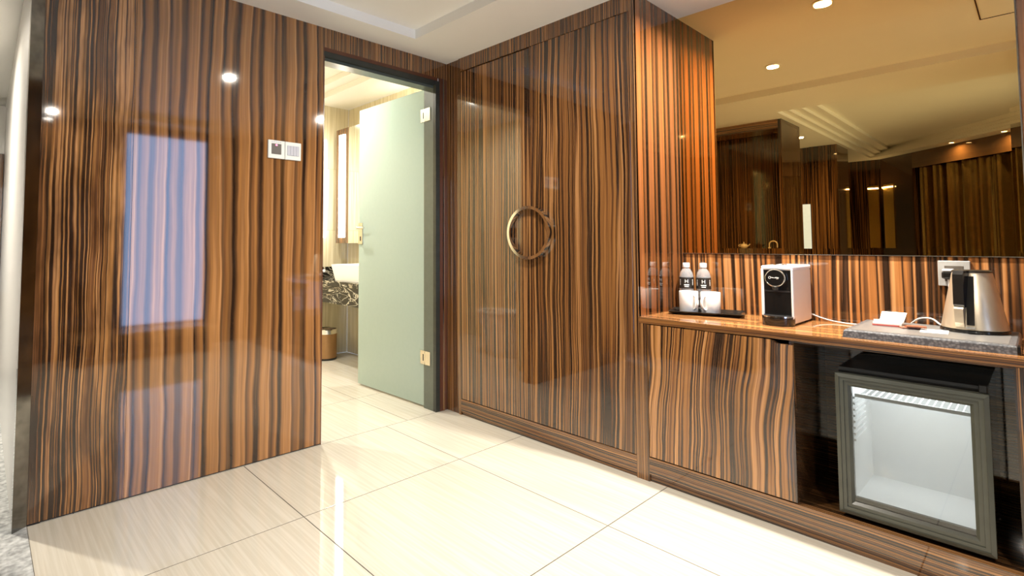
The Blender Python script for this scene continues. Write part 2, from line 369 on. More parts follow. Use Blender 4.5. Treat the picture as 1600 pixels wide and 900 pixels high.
# frosted glass door standing open into the bathroom
gd = thing('glass_door', (-0.085, 0.105, 0.012), 'frosted pale green glass door standing open in the bathroom doorway', 'door')
hx, hy, fx2, fy2 = -0.088, 0.110, -0.110, 0.925
dv = Vector((fx2-hx, fy2-hy, 0)).normalized(); nv = Vector((-dv.y, dv.x, 0))
def slab(p, q, t, z0, z1, bm=None):
    bm = bm or bmesh.new(); p = Vector((p[0], p[1], 0)); q = Vector((q[0], q[1], 0)); o = nv*t/2
    return prism(bm, [((p+o).x, (p+o).y), ((q+o).x, (q+o).y), ((q-o).x, (q-o).y), ((p-o).x, (p-o).y)], z0, z1)
obj('glass_pane', slab((hx, hy), (fx2, fy2), 0.011, 0.014, 2.168), M_FROST, gd)
for zc in (0.335, 1.985):
    a = Vector((hx, hy, 0)); c0 = a + dv*0.006; c1 = a + dv*0.052
    hg = slab((c0.x, c0.y), (c1.x, c1.y), 0.022, zc-0.045, zc+0.045)
    hg = obj('hinge', hg, M_NICKEL, gd, label='satin nickel hinge')
    obj('hinge_knuckle', lathe(bmesh.new(), [(0.009, -0.03), (0.009, 0.03)], (hx-0.008, hy-0.004, zc), 16), M_NICKEL, hg, smooth=True)
    so = a + nv*0.0113; s0 = so + dv*0.018; s1 = so + dv*0.026
    obj('hinge_slot', slab((s0.x, s0.y), (s1.x, s1.y), 0.0012, zc-0.022, zc+0.022), M_BLACKM, hg)
    obj('hinge_leaf', B(-0.104, -0.098, hy-0.055, hy-0.002, zc-0.045, zc+0.045, 0.001), M_NICKEL, hg)
pq = Vector((fx2, fy2, 0)); l0 = pq - dv*0.055
lk = obj('lock_plate', slab((l0.x, l0.y), ((pq+dv*0.002).x, (pq+dv*0.002).y), 0.024, 1.10, 1.265), M_NICKEL, gd, label='satin nickel lock plate')
hp = pq - dv*0.03
obj('lever', tube(bmesh.new(), [hp + nv*0.01 + Vector((0, 0, 1.225)), hp + nv*0.05 + Vector((0, 0, 1.225)), hp + nv*0.055 - dv*0.01 + Vector((0, 0, 1.225)), hp + nv*0.055 - dv*0.11 + Vector((0, 0, 1.225))], 0.008), M_CHROME, lk, smooth=True)
obj('keyhole', slab(((hp-dv*0.006).x + nv.x*0.0125, (hp-dv*0.006).y + nv.y*0.0125), ((hp+dv*0.006).x + nv.x*0.0125, (hp+dv*0.006).y + nv.y*0.0125), 0.002, 1.125, 1.16), M_BLACK, lk)

# switch plates
def plate(cx, lab, dark):
    t = thing('wall_switch', (cx, 0.0, 1.552), lab, 'switch')
    obj('plate', B(cx-0.0455, cx+0.0455, -0.010, 0.0, 1.552, 1.648, 0.002), M_SWITCH, t)
    if dark:
        r = obj('card_slot', B(cx-0.028, cx+0.026, -0.0115, -0.009, 1.574, 1.630, 0.001), M_SWDARK, t)
        obj('indicator_light', B(cx-0.006, cx+0.003, -0.0125, -0.0115, 1.619, 1.626), M_RED, r)
        for k in range(5): obj('printed_mark', B(cx-0.028+k*0.011, cx-0.020+k*0.011, -0.0106, -0.0099, 1.6365, 1.6405), M_SWGREY, t)
    else:
        for k in range(4): obj('rocker', B(cx-0.034+k*0.017, cx-0.0175+k*0.017, -0.013, -0.009, 1.575, 1.628, 0.001), M_SWGREY, t)
plate(-1.2055, 'white key card switch with a red indicator on the striped wood panel', True)
plate(-1.1125, 'white rocker light switch beside the key card slot, nearer the doorway', False)

# ------------------------------------------------------------------ wardrobe
wd = thing('wardrobe', (0.2, -0.75, 0), 'glossy striped dark wood built-in wardrobe with a metal ring handle', 'wardrobe')
obj('carcass', B(0.02, D, -1.366, -0.145, 0.09, H-0.002), M_BLACKM, wd)
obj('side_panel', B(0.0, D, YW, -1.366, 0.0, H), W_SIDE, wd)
obj('end_stile', B(-E, 0.012, YW, -1.3625, 0.0, H), W_STILE, wd)
obj('end_stile', B(-E, 0.02, -0.147, -0.127, 0.0, H), W_STILE, wd)
obj('header', B(-E, 0.02, -1.3625, -0.147, 2.246, H), W_HEAD, wd)
obj('plinth', B(-E, 0.02, -1.3625, -0.147, 0.022, 0.100), W_HOR, wd)
obj('toe_strip', B(0.0, 0.02, -1.3625, -0.147, 0.0, 0.022), W_HOR, wd)
RZC, RR = 1.163, 0.152
for (ya, yb, zt, mt, sgn) in ((-0.7345, -0.1495, 2.238, W_DOOR2, 1), (-1.3605, -0.7365, 2.243, W_DOOR, -1)):
    d_ = obj('door', B(-E, 0.016, ya, yb, 0.104, zt, 0.0008), mt, wd)
    # half of the round pull: a flat band bent to a half circle, standing off the door
    bm = bmesh.new(); N = 28; ro, ri, x0, x1 = RR, RR-0.017, -E-0.034, -E-0.006
    loops = []
    for k in range(N+1):
        a = PI*k/N; s, c = math.sin(a)*sgn, math.cos(a)
        off = 0.0015*sgn
        loops.append([(x0, -0.7355+off+ri*s, RZC+ri*c), (x0, -0.7355+off+ro*s, RZC+ro*c), (x1, -0.7355+off+ro*s, RZC+ro*c), (x1, -0.7355+off+ri*s, RZC+ri*c)])
    loft(bm, loops)
    for a in (0.12, PI-0.12):
        s, c = math.sin(a)*sgn, math.cos(a)
        box(bm, x1-0.001, -E, -0.7355+(RR-0.0085)*s-0.006, -0.7355+(RR-0.0085)*s+0.006, RZC+(RR-0.0085)*c-0.006, RZC+(RR-0.0085)*c+0.006)
    obj('ring_handle', bm, M_CHROME, d_, smooth=True, label='polished metal half ring handle')

# ------------------------------------------------------------------ right wall, mirror, worktop, cabinet
wr = struct('wall_right', B(D+0.006, D+0.12, YEND, 0.0, 0.0, H+0.3), M_WHITE)
obj('backsplash_panel', B(D, D+0.006, YEND, YW, ZC, 1.05), W_BACK, wr)
obj('wood_panel', B(D, D+0.006, YEND, -2.64, 1.05, H), W_BACK, wr)
# bronze mirror with a bevelled edge along its foot and its right end
bm = bmesh.new(); y0, y1, z0, z1, xf = -2.636, YW-0.0005, 1.050, H, D-0.004; bv = 0.026
V = lambda x, y, z: bm.verts.new((x, y, z))
a1, a2, a3, a4 = V(xf, y1, z1), V(xf, y0+bv, z1), V(xf, y0+bv, z0+bv), V(xf, y1, z0+bv)
o2, o3, o4 = V(xf+0.0006, y0, z1), V(xf+0.0006, y0, z0), V(xf+0.0006, y1, z0)
b1, b2, b3, b4 = V(D, y1, z1), V(D, y0, z1), V(D, y0, z0), V(D, y1, z0)
for q in ((a1, a2, a3, a4), (a2, o2, o3, a3), (a3, o3, o4, a4), (o2, b2, b3, o3), (o3, b3, b4, o4), (b1, b4, b3, b2), (a1, b1, b2, o2, a2), (a1, a4, o4, b4, b1)): bm.faces.new(q)
tag(obj('wall_mirror', bm, M_BRONZE), 'large bronze wall mirror above the striped wood worktop', 'mirror')
tag(obj('mirror_ledge', B(D-0.006, D, -2.66, YW-0.0005, 1.0465, 1.0498), M_NICKEL), 'thin bright metal strip along the foot of the bronze mirror', 'trim')
YR0, YR1 = -2.600, -2.66
wt = tag(obj('worktop', B(-E+0.004, D, YEND, YW, 0.724, ZC), W_TOP), 'long glossy striped wood worktop under the bronze mirror', 'worktop')
obj('edge_band', B(-E, -E+0.004, YEND, YW, 0.724, ZC-0.0005, 0.001), W_HOR, wt)
cb = thing('minibar_cabinet', (0.22, -2.0, 0), 'low striped wood cabinet with a closed door and an open fridge bay', 'cabinet')
obj('stile', B(-E, 0.012, -1.4265, YW, 0.0, 0.724), W_STILE, cb)
obj('stile', B(-E, 0.45, YR1, YR0, 0.0, 0.724), W_STILE, cb)
obj('plinth', B(-E, 0.02, YR0, -1.4265, 0.034, 0.110), W_HOR, cb)
obj('toe_strip', B(0.0, 0.02, YR0, -1.4265, 0.0, 0.034), W_HOR, cb)
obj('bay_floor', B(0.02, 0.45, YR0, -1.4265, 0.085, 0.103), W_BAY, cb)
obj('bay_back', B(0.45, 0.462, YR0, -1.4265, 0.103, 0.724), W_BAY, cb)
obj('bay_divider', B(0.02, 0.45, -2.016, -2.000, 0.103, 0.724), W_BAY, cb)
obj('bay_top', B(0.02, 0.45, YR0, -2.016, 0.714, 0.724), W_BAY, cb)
# door with a scooped finger pull at its upper right corner
pts = [(-1.4300, 0.1155), (-1.4300, 0.7205), (-1.938, 0.7205)]
for k in range(1, 9):
    t = k/8; pts.append((-1.938 - 0.032*t, 0.7205 - 0.0125*(3*t*t - 2*t*t*t)))
pts += [(-2.0195, 0.7075), (-2.0195, 0.1155)]
obj('door', prism_x(bmesh.new(), pts, -E, 0.012), W_CAB, cb, label='striped wood cabinet door with a scooped finger pull')

# ------------------------------------------------------------------ fridge
fr = thing('mini_fridge', (0.24, -2.344, 0.103), 'black mini fridge with a glass door in the open bay of the cabinet', 'fridge')
F0, F1, G0, G1 = -2.543, -2.143, 0.122, 0.622
bm = bmesh.new()
xb0, xb1 = 0.062, 0.44
t = 0.030
box(bm, xb0, xb1, F0+0.004, F0+t, 0.112, 0.640); box(bm, xb0, xb1, F1-t, F1-0.004, 0.112, 0.640)
box(bm, xb0, xb1, F0+t, F1-t, 0.598, 0.640); box(bm, xb0, xb1, F0+t, F1-t, 0.112, 0.150); box(bm, xb1-0.03, xb1, F0+t, F1-t, 0.150, 0.598)
obj('body', bm, M_BLACK, fr)
bm = bmesh.new()
box(bm, xb1-0.036, xb1-0.031, F0+t, F1-t, 0.150, 0.598); box(bm, xb0, xb1-0.036, F0+t, F0+t+0.005, 0.150, 0.598); box(bm, xb0, xb1-0.036, F1-t-0.005, F1-t, 0.150, 0.598)
box(bm, xb0, xb1-0.036, F0+t, F1-t, 0.593, 0.598); box(bm, xb0, xb1-0.036, F0+t, F1-t, 0.150, 0.155)
obj('liner', bm, M_LINER, fr)
for k in range(8):
    obj('liner_rib', B(xb0+0.02, xb0+0.20, F1-t-0.016, F1-t-0.005, 0.37+k*0.022, 0.378+k*0.022), M_LINER, fr)
sh = obj('shelf', B(xb0+0.012, xb0+0.018, F0+t+0.006, F1-t-0.018, 0.534, 0.546), M_LINER, fr)
for k in range(18):
    yy = F0+t+0.016+k*0.0185
    obj('shelf_wire', B(xb0+0.018, xb1-0.045, yy, yy+0.003, 0.538, 0.542), M_LINER, sh)
area('fridge_lamp', (0.20, -2.343, 0.590), (0, 0, 0), 0.20, 0.28, 0.9, (0.96, 0.98, 1.0))
dr = obj('door_pane', B(0.040, 0.046, F0+0.035, F1-0.035, G0+0.035, G1-0.035), M_PANE, fr, label='clear glass pane of the fridge door')
def bar(lo, hi, name='door_frame'):
    bm = bmesh.new(); loft(bm, [lo, hi]); return obj(name, bm, M_FRIDGE, fr)
# mitred, stepped frame members
prof = [(0.0, 0.058), (0.0, 0.026), (0.012, 0.022), (0.013, 0.026), (0.024, 0.026), (0.025, 0.031), (0.036, 0.031), (0.045, 0.040), (0.045, 0.058)]   # (inset from outer edge, x)
corners = {'bl': (F1, G0, -1, 1), 'tl': (F1, G1, -1, -1), 'tr': (F0, G1, 1, -1), 'br': (F0, G0, 1, 1)}
def loopat(k): 
    y, z, sy, sz = corners[k]; return [(x, y + sy*i, z + sz*i) for i, x in prof]
for a, b in (('bl', 'tl'), ('tl', 'tr'), ('tr', 'br'), ('br', 'bl')): bar(loopat(a), loopat(b))
obj('door_gasket', B(0.050, 0.062, F0+0.012, F1-0.012, G0+0.012, G0+0.044), M_BLACKM, fr)
obj('glass_spacer', B(0.0462, 0.060, F0+0.046, F1-0.046, G0+0.046, G0+0.060), M_BLACKM, fr)
obj('hinge_cap', B(0.040, 0.075, F0+0.004, F0+0.024, 0.622, 0.648, 0.002), M_BLACK, fr)
for yy in (F0+0.03, F1-0.05):
    for xx in (0.09, 0.40): obj('foot', lathe(bmesh.new(), [(0.012, 0.103), (0.012, 0.113)], (xx, yy+0.01, 0), 12), M_BLACKM, fr)
# ------------------------------------------------------------------ things on the worktop
# serving tray turned towards the room
tc_, ta = Vector((0.318, -1.566, ZC)), math.radians(-72)
ca, sa = math.cos(ta), math.sin(ta)
def trp(u, v, z): return (tc_.x + u*ca - v*sa, tc_.y + u*sa + v*ca, ZC + z)
def rect(hu, hv, z): return [trp(-hu, -hv, z), trp(hu, -hv, z), trp(hu, hv, z), trp(-hu, hv, z)]
st = thing('serving_tray', (tc_.x, tc_.y, ZC), 'flat black serving tray under the mugs and water bottles', 'tray')
obj('tray_base', loft(bmesh.new(), [rect(0.142, 0.072, 0.0), rect(0.142, 0.072, 0.004)]), M_BLACK, st)
bm = bmesh.new(); lo, li, ho, hi = rect(0.142, 0.072, 0.0005), rect(0.136, 0.066, 0.0045), rect(0.165, 0.092, 0.016), rect(0.161, 0.088, 0.018)
loft(bm, [lo, ho, hi, li], False, False); obj('tray_rim', bm, M_BLACK, st)
ZT = ZC + 0.0042
def bottle(x, y, label):
    b = thing('water_bottle', (x, y, ZT), label, 'bottle', 'water bottles on the serving tray')
    r = 0.0345; Hh = 0.243
    bm = bmesh.new()
    prof = [(0.010, 0.006), (0.026, 0.0), (r-0.003, 0.002), (r, 0.008)]
    for k in range(5): prof += [(r, 0.018+k*0.018), (r-0.0018, 0.024+k*0.018), (r, 0.030+k*0.018)]
    prof += [(r, 0.112), (r, 0.170), (r-0.002, 0.180), (0.029, 0.194), (0.021, 0.208), (0.0135, 0.217), (0.0125, 0.220), (0.0125, 0.224)]
    obj('bottle_body', lathe(bm, prof, (x, y, ZT), 32), M_BOTTLE, b, smooth=True)
    cp = []
    bm = bmesh.new(); seg = 36
    for z, rr in ((0.220, 0.0168), (0.2215, 0.0172), (0.241, 0.0168), (0.243, 0.0155)):
        cp.append([(x + (rr - (0.0006 if i % 2 else 0))*math.cos(2*PI*i/seg), y + (rr - (0.0006 if i % 2 else 0))*math.sin(2*PI*i/seg), ZT+z) for i in range(seg)])
    obj('cap', loft(bm, cp), M_CAP, b, smooth=True)
    bm = bmesh.new(); lathe(bm, [(r+0.0006, 0.113), (r+0.0006, 0.169), (r-0.0005, 0.169), (r-0.0005, 0.113)], (x, y, ZT), 40, close=False)
    lb = obj('label', bm, M_LABEL, b, smooth=True)
    # printing, bent round the label towards the room
    va = math.atan2(-2.672 - y, -2.355 - x)
    def wrap(bm_):
        for v in bm_.verts:
            a = va + v.co.x/(r+0.001); rad = r + 0.0009 + v.co.z
            v.co = Vector((x + rad*math.cos(a), y + rad*math.sin(a), ZT + 0.141 + v.co.y))
        return bm_
    I3 = Matrix.Identity(3)
    obj('printed_emblem', wrap(text_bm('H', 0.026, (0, 0.008, 0), I3, 0.0002)), M_PRINT, lb)
    for zz, hw in ((-0.0095, 0.0125), (-0.018, 0.010)):
        bm = bmesh.new(); n = 10
        lo = [bm.verts.new((-hw + 2*hw*i/n, zz-0.0022, 0)) for i in range(n+1)]; hi = [bm.verts.new((-hw + 2*hw*i/n, zz+0.0022, 0)) for i in range(n+1)]
        for i in range(n): bm.faces.new((lo[i], lo[i+1], hi[i+1], hi[i]))
        obj('printed_line', wrap(bm), M_PRINT, lb)
    for sd in (1, -1):
        bm = bmesh.new()
        for (u0, u1, v0, v1) in ((0.0315, 0.0355, -0.012, 0.010), (0.0300, 0.0360, 0.012, 0.0155), (0.032, 0.0345, 0.0155, 0.019)):
            vs = [bm.verts.new((sd*u, v, 0)) for u, v in ((u0, v0), (u1, v0), (u1, v1), (u0, v1))]; bm.faces.new(vs)
        obj('printed_mark', wrap(bm), M_PRINT, lb)
bottle(0.385, -1.441, 'clear water bottle with black label, nearer the wardrobe')
bottle(0.402, -1.520, 'clear water bottle with black label, nearer the coffee machine')
def mug(x, y, ang, label):
    t = thing('mug', (x, y, ZT), label, 'mug', 'white mugs on the serving tray')
    r, h = 0.0435, 0.105
    bm = bmesh.new(); lathe(bm, [(0.030, 0.0), (r-0.004, 0.001), (r, 0.006), (r+0.001, h-0.002), (r, h), (r-0.003, h), (r-0.004, h-0.004), (r-0.004, 0.008), (0.02, 0.005)], (x, y, ZT), 40)
    obj('cup', bm, M_CUP, t, smooth=True)
    dx, dy = math.cos(ang), math.sin(ang)
    P = []
    for k in range(13):
        a = -PI/2 + PI*k/12; P.append((x + dx*(r-0.002 + 0.028*math.cos(a)), y + dy*(r-0.002 + 0.028*math.cos(a)), ZT + 0.054 + 0.034*math.sin(a)))
    obj('handle', tube(bmesh.new(), P, 0.0045, 10, rx=0.006), M_CUP, t, smooth=True)
cdir = math.atan2(-2.672+1.56, -2.355-0.33)
mug(0.302, -1.487, cdir+0.62, 'white mug nearer the wardrobe, in front of a water bottle')
mug(0.327, -1.583, cdir-0.62, 'white mug nearer the coffee machine on the black tray')

# coffee machine
cmx0, cmx1, cy0, cy1, cz1 = 0.190, 0.452, -1.972, -1.855, 1.005
cm = thing('coffee_machine', (0.32, -1.913, ZC), 'white and black capsule coffee machine on the worktop', 'coffee machine')
obj('body', B(cmx0+0.006, cmx1, cy0, cy1, ZC+0.006, cz1-0.018, 0.006, 2), M_CREAM, cm)
obj('top_cover', B(cmx0-0.003, cmx1+0.002, cy0-0.002, cy1+0.002, cz1-0.020, cz1, 0.008, 3), M_CUP, cm)
obj('front_edge', B(cmx0-0.003, cmx0+0.010, cy0-0.002, cy0+0.006, ZC+0.030, cz1-0.014, 0.002), M_CUP, cm)
obj('front_edge', B(cmx0-0.003, cmx0+0.010, cy1-0.009, cy1+0.002, ZC+0.030, cz1-0.014, 0.002), M_CUP, cm)
obj('front_panel', B(cmx0+0.002, cmx0+0.012, cy0+0.006, cy1-0.009, ZC+0.030, cz1-0.020), M_BLACK, cm)
obj('recess_lip', B(cmx0-0.001, cmx0+0.003, cy0+0.010, cy1-0.013, ZC+0.140, ZC+0.146), M_BLACKM, cm)
ym, zm = -1.911, cz1-0.052
bm = bmesh.new(); lathe(bm, [(0.036, 0.0), (0.036, 0.014), (0.033, 0.018)], (0, 0, 0), 40)
for v in bm.verts: v.co = Vector((cmx0+0.002-v.co.z, ym+v.co.x, zm+v.co.y))
dsk = obj('spout_disc', bm, M_BLACK, cm, smooth=True)
ringp = [(cmx0-0.014, ym+0.036*math.cos(2*PI*k/40), zm+0.036*math.sin(2*PI*k/40)) for k in range(40)]
obj('chrome_ring', tube(bmesh.new(), ringp, 0.0026, 8, closed=True), M_CHROME, dsk, smooth=True)
bm = bmesh.new()                                               # the small looped mark on the disc
tube(bm, [(cmx0-0.0165, ym+0.019+0.0045*math.cos(2*PI*k/20), zm+0.001+0.0045*math.sin(2*PI*k/20)) for k in range(20)], 0.0009, 6, closed=True)
tube(bm, [(cmx0-0.0165, ym+0.0145, zm+0.001), (cmx0-0.0165, ym, zm), (cmx0-0.0165, ym-0.016, zm+0.0015)], 0.0009, 6)
tube(bm, [(cmx0-0.0165, ym, zm), (cmx0-0.0165, ym-0.004, zm+0.003), (cmx0-0.0165, ym-0.010, zm+0.003), (cmx0-0.0165, ym-0.0135, zm-0.003), (cmx0-0.0165, ym-0.006, zm-0.004)], 0.0009, 6)
obj('logo', bm, M_PRINT, dsk)
bm = bmesh.new(); lathe(bm, [(0.012, -0.014), (0.015, 0.0)], (cmx0-0.008, ym, zm-0.038), 20); obj('nozzle', bm, M_BLACK, cm, smooth=True)
def dshape(s, x0, z, n=16):
    yc = (cy0+cy1)/2; hw = (cy1-cy0)/2*s
    return [(x0+0.02, yc+hw, z)] + [(x0-0.048*s*math.sin(PI*k/n), yc+hw*math.cos(PI*k/n), z) for k in range(n+1)] + [(x0+0.02, yc-hw, z)]
obj('drip_tray', loft(bmesh.new(), [dshape(0.96, cmx0, ZC), dshape(1.0, cmx0, ZC+0.005), dshape(1.0, cmx0, ZC+0.036)]), M_BLACK, cm, smooth=True)
obj('drip_tray_rim', loft(bmesh.new(), [dshape(1.015, cmx0, ZC+0.0362), dshape(1.015, cmx0, ZC+0.041)]), M_CHROME, cm, smooth=True)
obj('drip_grille', loft(bmesh.new(), [dshape(0.88, cmx0, ZC+0.0412), dshape(0.88, cmx0, ZC+0.0425)]), M_BLACKM, cm, smooth=True)
obj('water_tank', B(cmx1, cmx1+0.014, cy0+0.01, cy1-0.01, ZC+0.03, cz1-0.06, 0.003), M_PANE, cm)
for k, (px, py) in enumerate(((0.25, -1.895), (0.25, -1.925), (0.31, -1.91))):
    obj('button', lathe(bmesh.new(), [(0.010, 0.0), (0.010, 0.003), (0.008, 0.004)], (px, py, cz1), 18), M_CHROME, cm, smooth=True)
for px in (cmx0+0.02, cmx1-0.03):
    for py in (cy0+0.015, cy1-0.015): obj('foot', lathe(bmesh.new(), [(0.008, 0.0), (0.008, 0.007)], (px, py, ZC), 12), M_BLACKM, cm)

# grey leather tea tray with packets and kettle
TX0, TX1, TY0, TY1, TT = 0.050, 0.440, -2.612, -2.166, 0.781
lt = thing('tea_tray', (0.245, -2.389, ZC), 'raised grey patterned leather tray under the kettle and sachets', 'tray')
bm = bmesh.new()
def rr(i, z): return [(TX0+i, TY0+i, z), (TX1-i, TY0+i, z), (TX1-i, TY1-i, z), (TX0+i, TY1-i, z)]
loft(bm, [rr(0.0, ZC), rr(0.003, TT-0.005), rr(0.007, TT)]); obj('tray_body', bm, M_TRAYL, lt)
obj('top_inlay', B(TX0+0.022, TX1-0.022, TY0+0.022, TY1-0.022, TT, TT+0.0008), plain('tray_inlay', (0.16, 0.155, 0.15), 0.35), lt)
obj('corner_cap', B(TX0-0.002, TX0+0.05, TY0-0.004, TY0+0.004, ZC+0.001, TT-0.002, 0.001), M_BLACK, lt)
TI = TT + 0.001
kx, ky = 0.335, -2.498
kt = thing('kettle', (kx, ky, TI), 'champagne metal cone shaped electric kettle with a black handle', 'kettle')
obj('power_base', lathe(bmesh.new(), [(0.090, 0.0), (0.092, 0.003), (0.090, 0.010)], (kx, ky, TI), 48), M_BLACK, kt, smooth=True)
kp = [(0.087, 0.0112), (0.0885, 0.014), (0.087, 0.022), (0.054, 0.208), (0.051, 0.213)]
obj('body', lathe(bmesh.new(), kp, (kx, ky, TI), 56), M_CHAMP, kt, smooth=True)
ld = obj('lid', lathe(bmesh.new(), [(0.0535, 0.2132), (0.0545, 0.217), (0.050, 0.2205), (0.020, 0.222)], (kx, ky, TI), 48), M_BLACK, kt, smooth=True)
va = math.atan2(-2.672-ky, -2.355-kx) - 0.42
ux, uy = math.cos(va), math.sin(va)
def kp3(rad, z, side=0.0): return (kx + ux*rad - uy*side, ky + uy*rad + ux*side, TI + z)
def kstrip(hw, pts):
    lo = []
    for (r0, z, th) in pts: lo.append([kp3(r0, z, -hw), kp3(r0+th, z, -hw), kp3(r0+th, z, hw), kp3(r0, z, hw)])
    return loft(bmesh.new(), lo)
obj('handle_grip', kstrip(0.015, [(0.066, 0.090, 0.020), (0.060, 0.100, 0.032), (0.061, 0.190, 0.030), (0.040, 0.206, 0.050), (0.034, 0.2195, 0.050)]), M_BLACK, kt)
obj('handle_foot', kstrip(0.013, [(0.080, 0.020, 0.008), (0.078, 0.035, 0.014), (0.072, 0.085, 0.022), (0.071, 0.090, 0.020)]), M_CHAMP, kt)
va2 = va
ux, uy = math.cos(va + 0.32), math.sin(va + 0.32)
obj('water_window', kstrip(0.010, [(0.084, 0.030, 0.005), (0.0545, 0.200, 0.005)]), M_BLACK, kt)
obj('switch_lever', kstrip(0.012, [(0.086, 0.018, 0.016), (0.085, 0.026, 0.014)]), M_CHROME, kt)
ux, uy = math.cos(va + PI), math.sin(va + PI)
obj('spout', kstrip(0.014, [(0.050, 0.180, 0.010), (0.050, 0.205, 0.016), (0.045, 0.2125, 0.022)]), M_CHAMP, kt)

def rbox(cx, cy, z0, lx, ly, h, ang, bm=None):
    bm = bm or bmesh.new(); c, s = math.cos(ang), math.sin(ang)
    return prism(bm, [(cx + a*lx/2*c - b*ly/2*s, cy + a*lx/2*s + b*ly/2*c) for a, b in ((-1, -1), (1, -1), (1, 1), (-1, 1))], z0, z0+h)
t = thing('tea_packet_box', (0.30, -2.265, TI), 'small open white box of tea bags on the grey tray', 'box')
bm = bmesh.new(); rbox(0.285, -2.262, TI, 0.075, 0.085, 0.012, 0.1, bm); obj('box_base', bm, M_PAPER, t)
obj('tea_bag', rbox(0.285, -2.250, TI+0.012, 0.05, 0.05, 0.006, 0.4), M_PAPER, t)
bm = bmesh.new()
c, s = math.cos(0.15), math.sin(0.15)
loft(bm, [[(0.318-0.002, -2.232, TI+0.012), (0.318-0.002, -2.305, TI+0.012), (0.321, -2.305, TI+0.012), (0.321, -2.232, TI+0.012)], [(0.350, -2.236, TI+0.046), (0.350, -2.312, TI+0.046), (0.353, -2.312, TI+0.046), (0.353, -2.236, TI+0.046)]])
obj('box_flap', bm, M_PAPER, t)
obj('red_border', rbox(0.2465, -2.262, TI+0.001, 0.003, 0.080, 0.006, 0.1), plain('red_print', (0.55, 0.12, 0.10), 0.5), t)
for k, (sx_, sy_, sa_) in enumerate(((0.25, -2.330, 0.5), (0.27, -2.345, 0.9), (0.235, -2.352, 0.2))):
    tag(obj('sugar_sachet', rbox(sx_, sy_, TI+k*0.004, 0.034, 0.055, 0.004, sa_), M_SACHET), ('brown sachet at the bottom of the small pile on the grey tray', 'brown sachet in the middle of the small pile on the grey tray', 'brown sachet on top of the small pile on the grey tray')[k], 'sachet', 'sachets on the grey tray')
t = thing('printed_card', (0.20, -2.39, TI), 'white printed card lying on the grey tray beside the kettle', 'card')
obj('card', rbox(0.215, -2.403, TI, 0.10, 0.075, 0.0018, 0.08), M_PAPER, t)
for k in range(6): obj('print_row', rbox(0.178+k*0.014, -2.403, TI+0.0018, 0.003, 0.064, 0.0003, 0.08), M_LINE, t)
# socket and cords
sk = thing('wall_socket', (D, -2.44, 0.931), 'grey square wall socket with a plug behind the kettle', 'socket')
obj('plate', B(D-0.010, D, -2.487, -2.395, 0.933, 1.031, 0.002), M_SOCK, sk)
obj('insert', B(D-0.0115, D-0.009, -2.468, -2.414, 0.952, 1.012, 0.001), M_SWDARK, sk)
pg = thing('power_plug', (D-0.03, -2.425, 0.95), 'white and black power plug pushed into the grey wall socket', 'plug')
obj('plug_body', B(D-0.045, D-0.012, -2.445, -2.408, 0.962, 0.990, 0.006, 2), M_BLACK, pg)
obj('plug_top', B(D-0.043, D-0.012, -2.443, -2.410, 0.9905, 1.000, 0.003), M_CAP, pg)
def smooth_path(P, n=8):
    P = [Vector(p) for p in P]; out = []
    for i in range(len(P)-1):
        a, b, c, d = P[max(i-1, 0)], P[i], P[i+1], P[min(i+2, len(P)-1)]
        for k in range(n):
            t = k/n; out.append(0.5*((2*b) + (c-a)*t + (2*a-5*b+4*c-d)*t*t + (3*b-a-3*c+d)*t**3))
    return out + [P[-1]]
obj('power_cord', tube(bmesh.new(), smooth_path([(0.458, -1.955, ZC+0.035), (0.462, -2.0, ZC+0.016), (0.440, -2.06, ZC+0.006), (0.42, -2.14, ZC+0.004), (0.448, -2.22, ZC+0.006), (0.462, -2.29, ZC+0.02)]), 0.0032, 8), M_CABLE, cm, smooth=True, label='white power cord')
obj('power_cord', tube(bmesh.new(), smooth_path([(0.455, -2.30, ZC+0.012), (0.435, -2.335, TI+0.018), (0.42, -2.375, TI+0.024), (0.400, -2.405, TI+0.005), (0.415, -2.425, TI+0.012), (0.437, -2.440, TI+0.06), (0.436, -2.430, 0.905), (0.438, -2.427, 0.960)]), 0.0032, 8), M_CABLE, pg, smooth=True, label='white cord looping over the tray')

# ------------------------------------------------------------------ ceiling with its tray recess
TXA, TXB, TYA, TYB, TZ = -1.587, -0.438, -3.2, -0.212, 0.056
XO = -2.27
ce = bmesh.new()
for (x0_, x1_, y0_, y1_) in ((TXB, D+0.006, YEND, 0.012), (XO, TXA, YEND, 0.012), (TXA, TXB, TYB, 0.012), (TXA, TXB, YEND, TYA)):
    box(ce, x0_, x1_, y0_, y1_, H, H+0.02)
box(ce, TXA-0.02, TXB+0.02, TYA-0.02, TYB+0.02, H+TZ, H+TZ+0.02)
for (x0_, x1_, y0_, y1_) in ((TXA-0.02, TXA, TYA, TYB), (TXB, TXB+0.02, TYA, TYB), (TXA, TXB, TYA-0.02, TYA), (TXA, TXB, TYB, TYB+0.02)):
    box(ce, x0_, x1_, y0_, y1_, H+0.02, H+TZ)
box(ce, XO, -2.15, 0.012, 3.4, H, H+0.02)
struct('ceiling', ce, M_CEIL)
ht = thing('ceiling_hatch', (-0.65, -2.7, H), 'square access hatch outlined in the white ceiling recess', 'hatch')
HZ = H + TZ
for (x0_, x1_, y0_, y1_) in ((-0.98, -0.50, -2.486, -2.480), (-0.98, -0.50, -2.960, -2.954), (-0.986, -0.980, -2.960, -2.480), (-0.50, -0.494, -2.960, -2.480)):
    obj('frame_bar', B(x0_, x1_, y0_, y1_, HZ-0.003, HZ+0.0005), M_TRIM, ht)
obj('hatch_panel', B(-0.974, -0.506, -2.948, -2.492, HZ-0.002, HZ+0.0005), M_CEIL, ht)
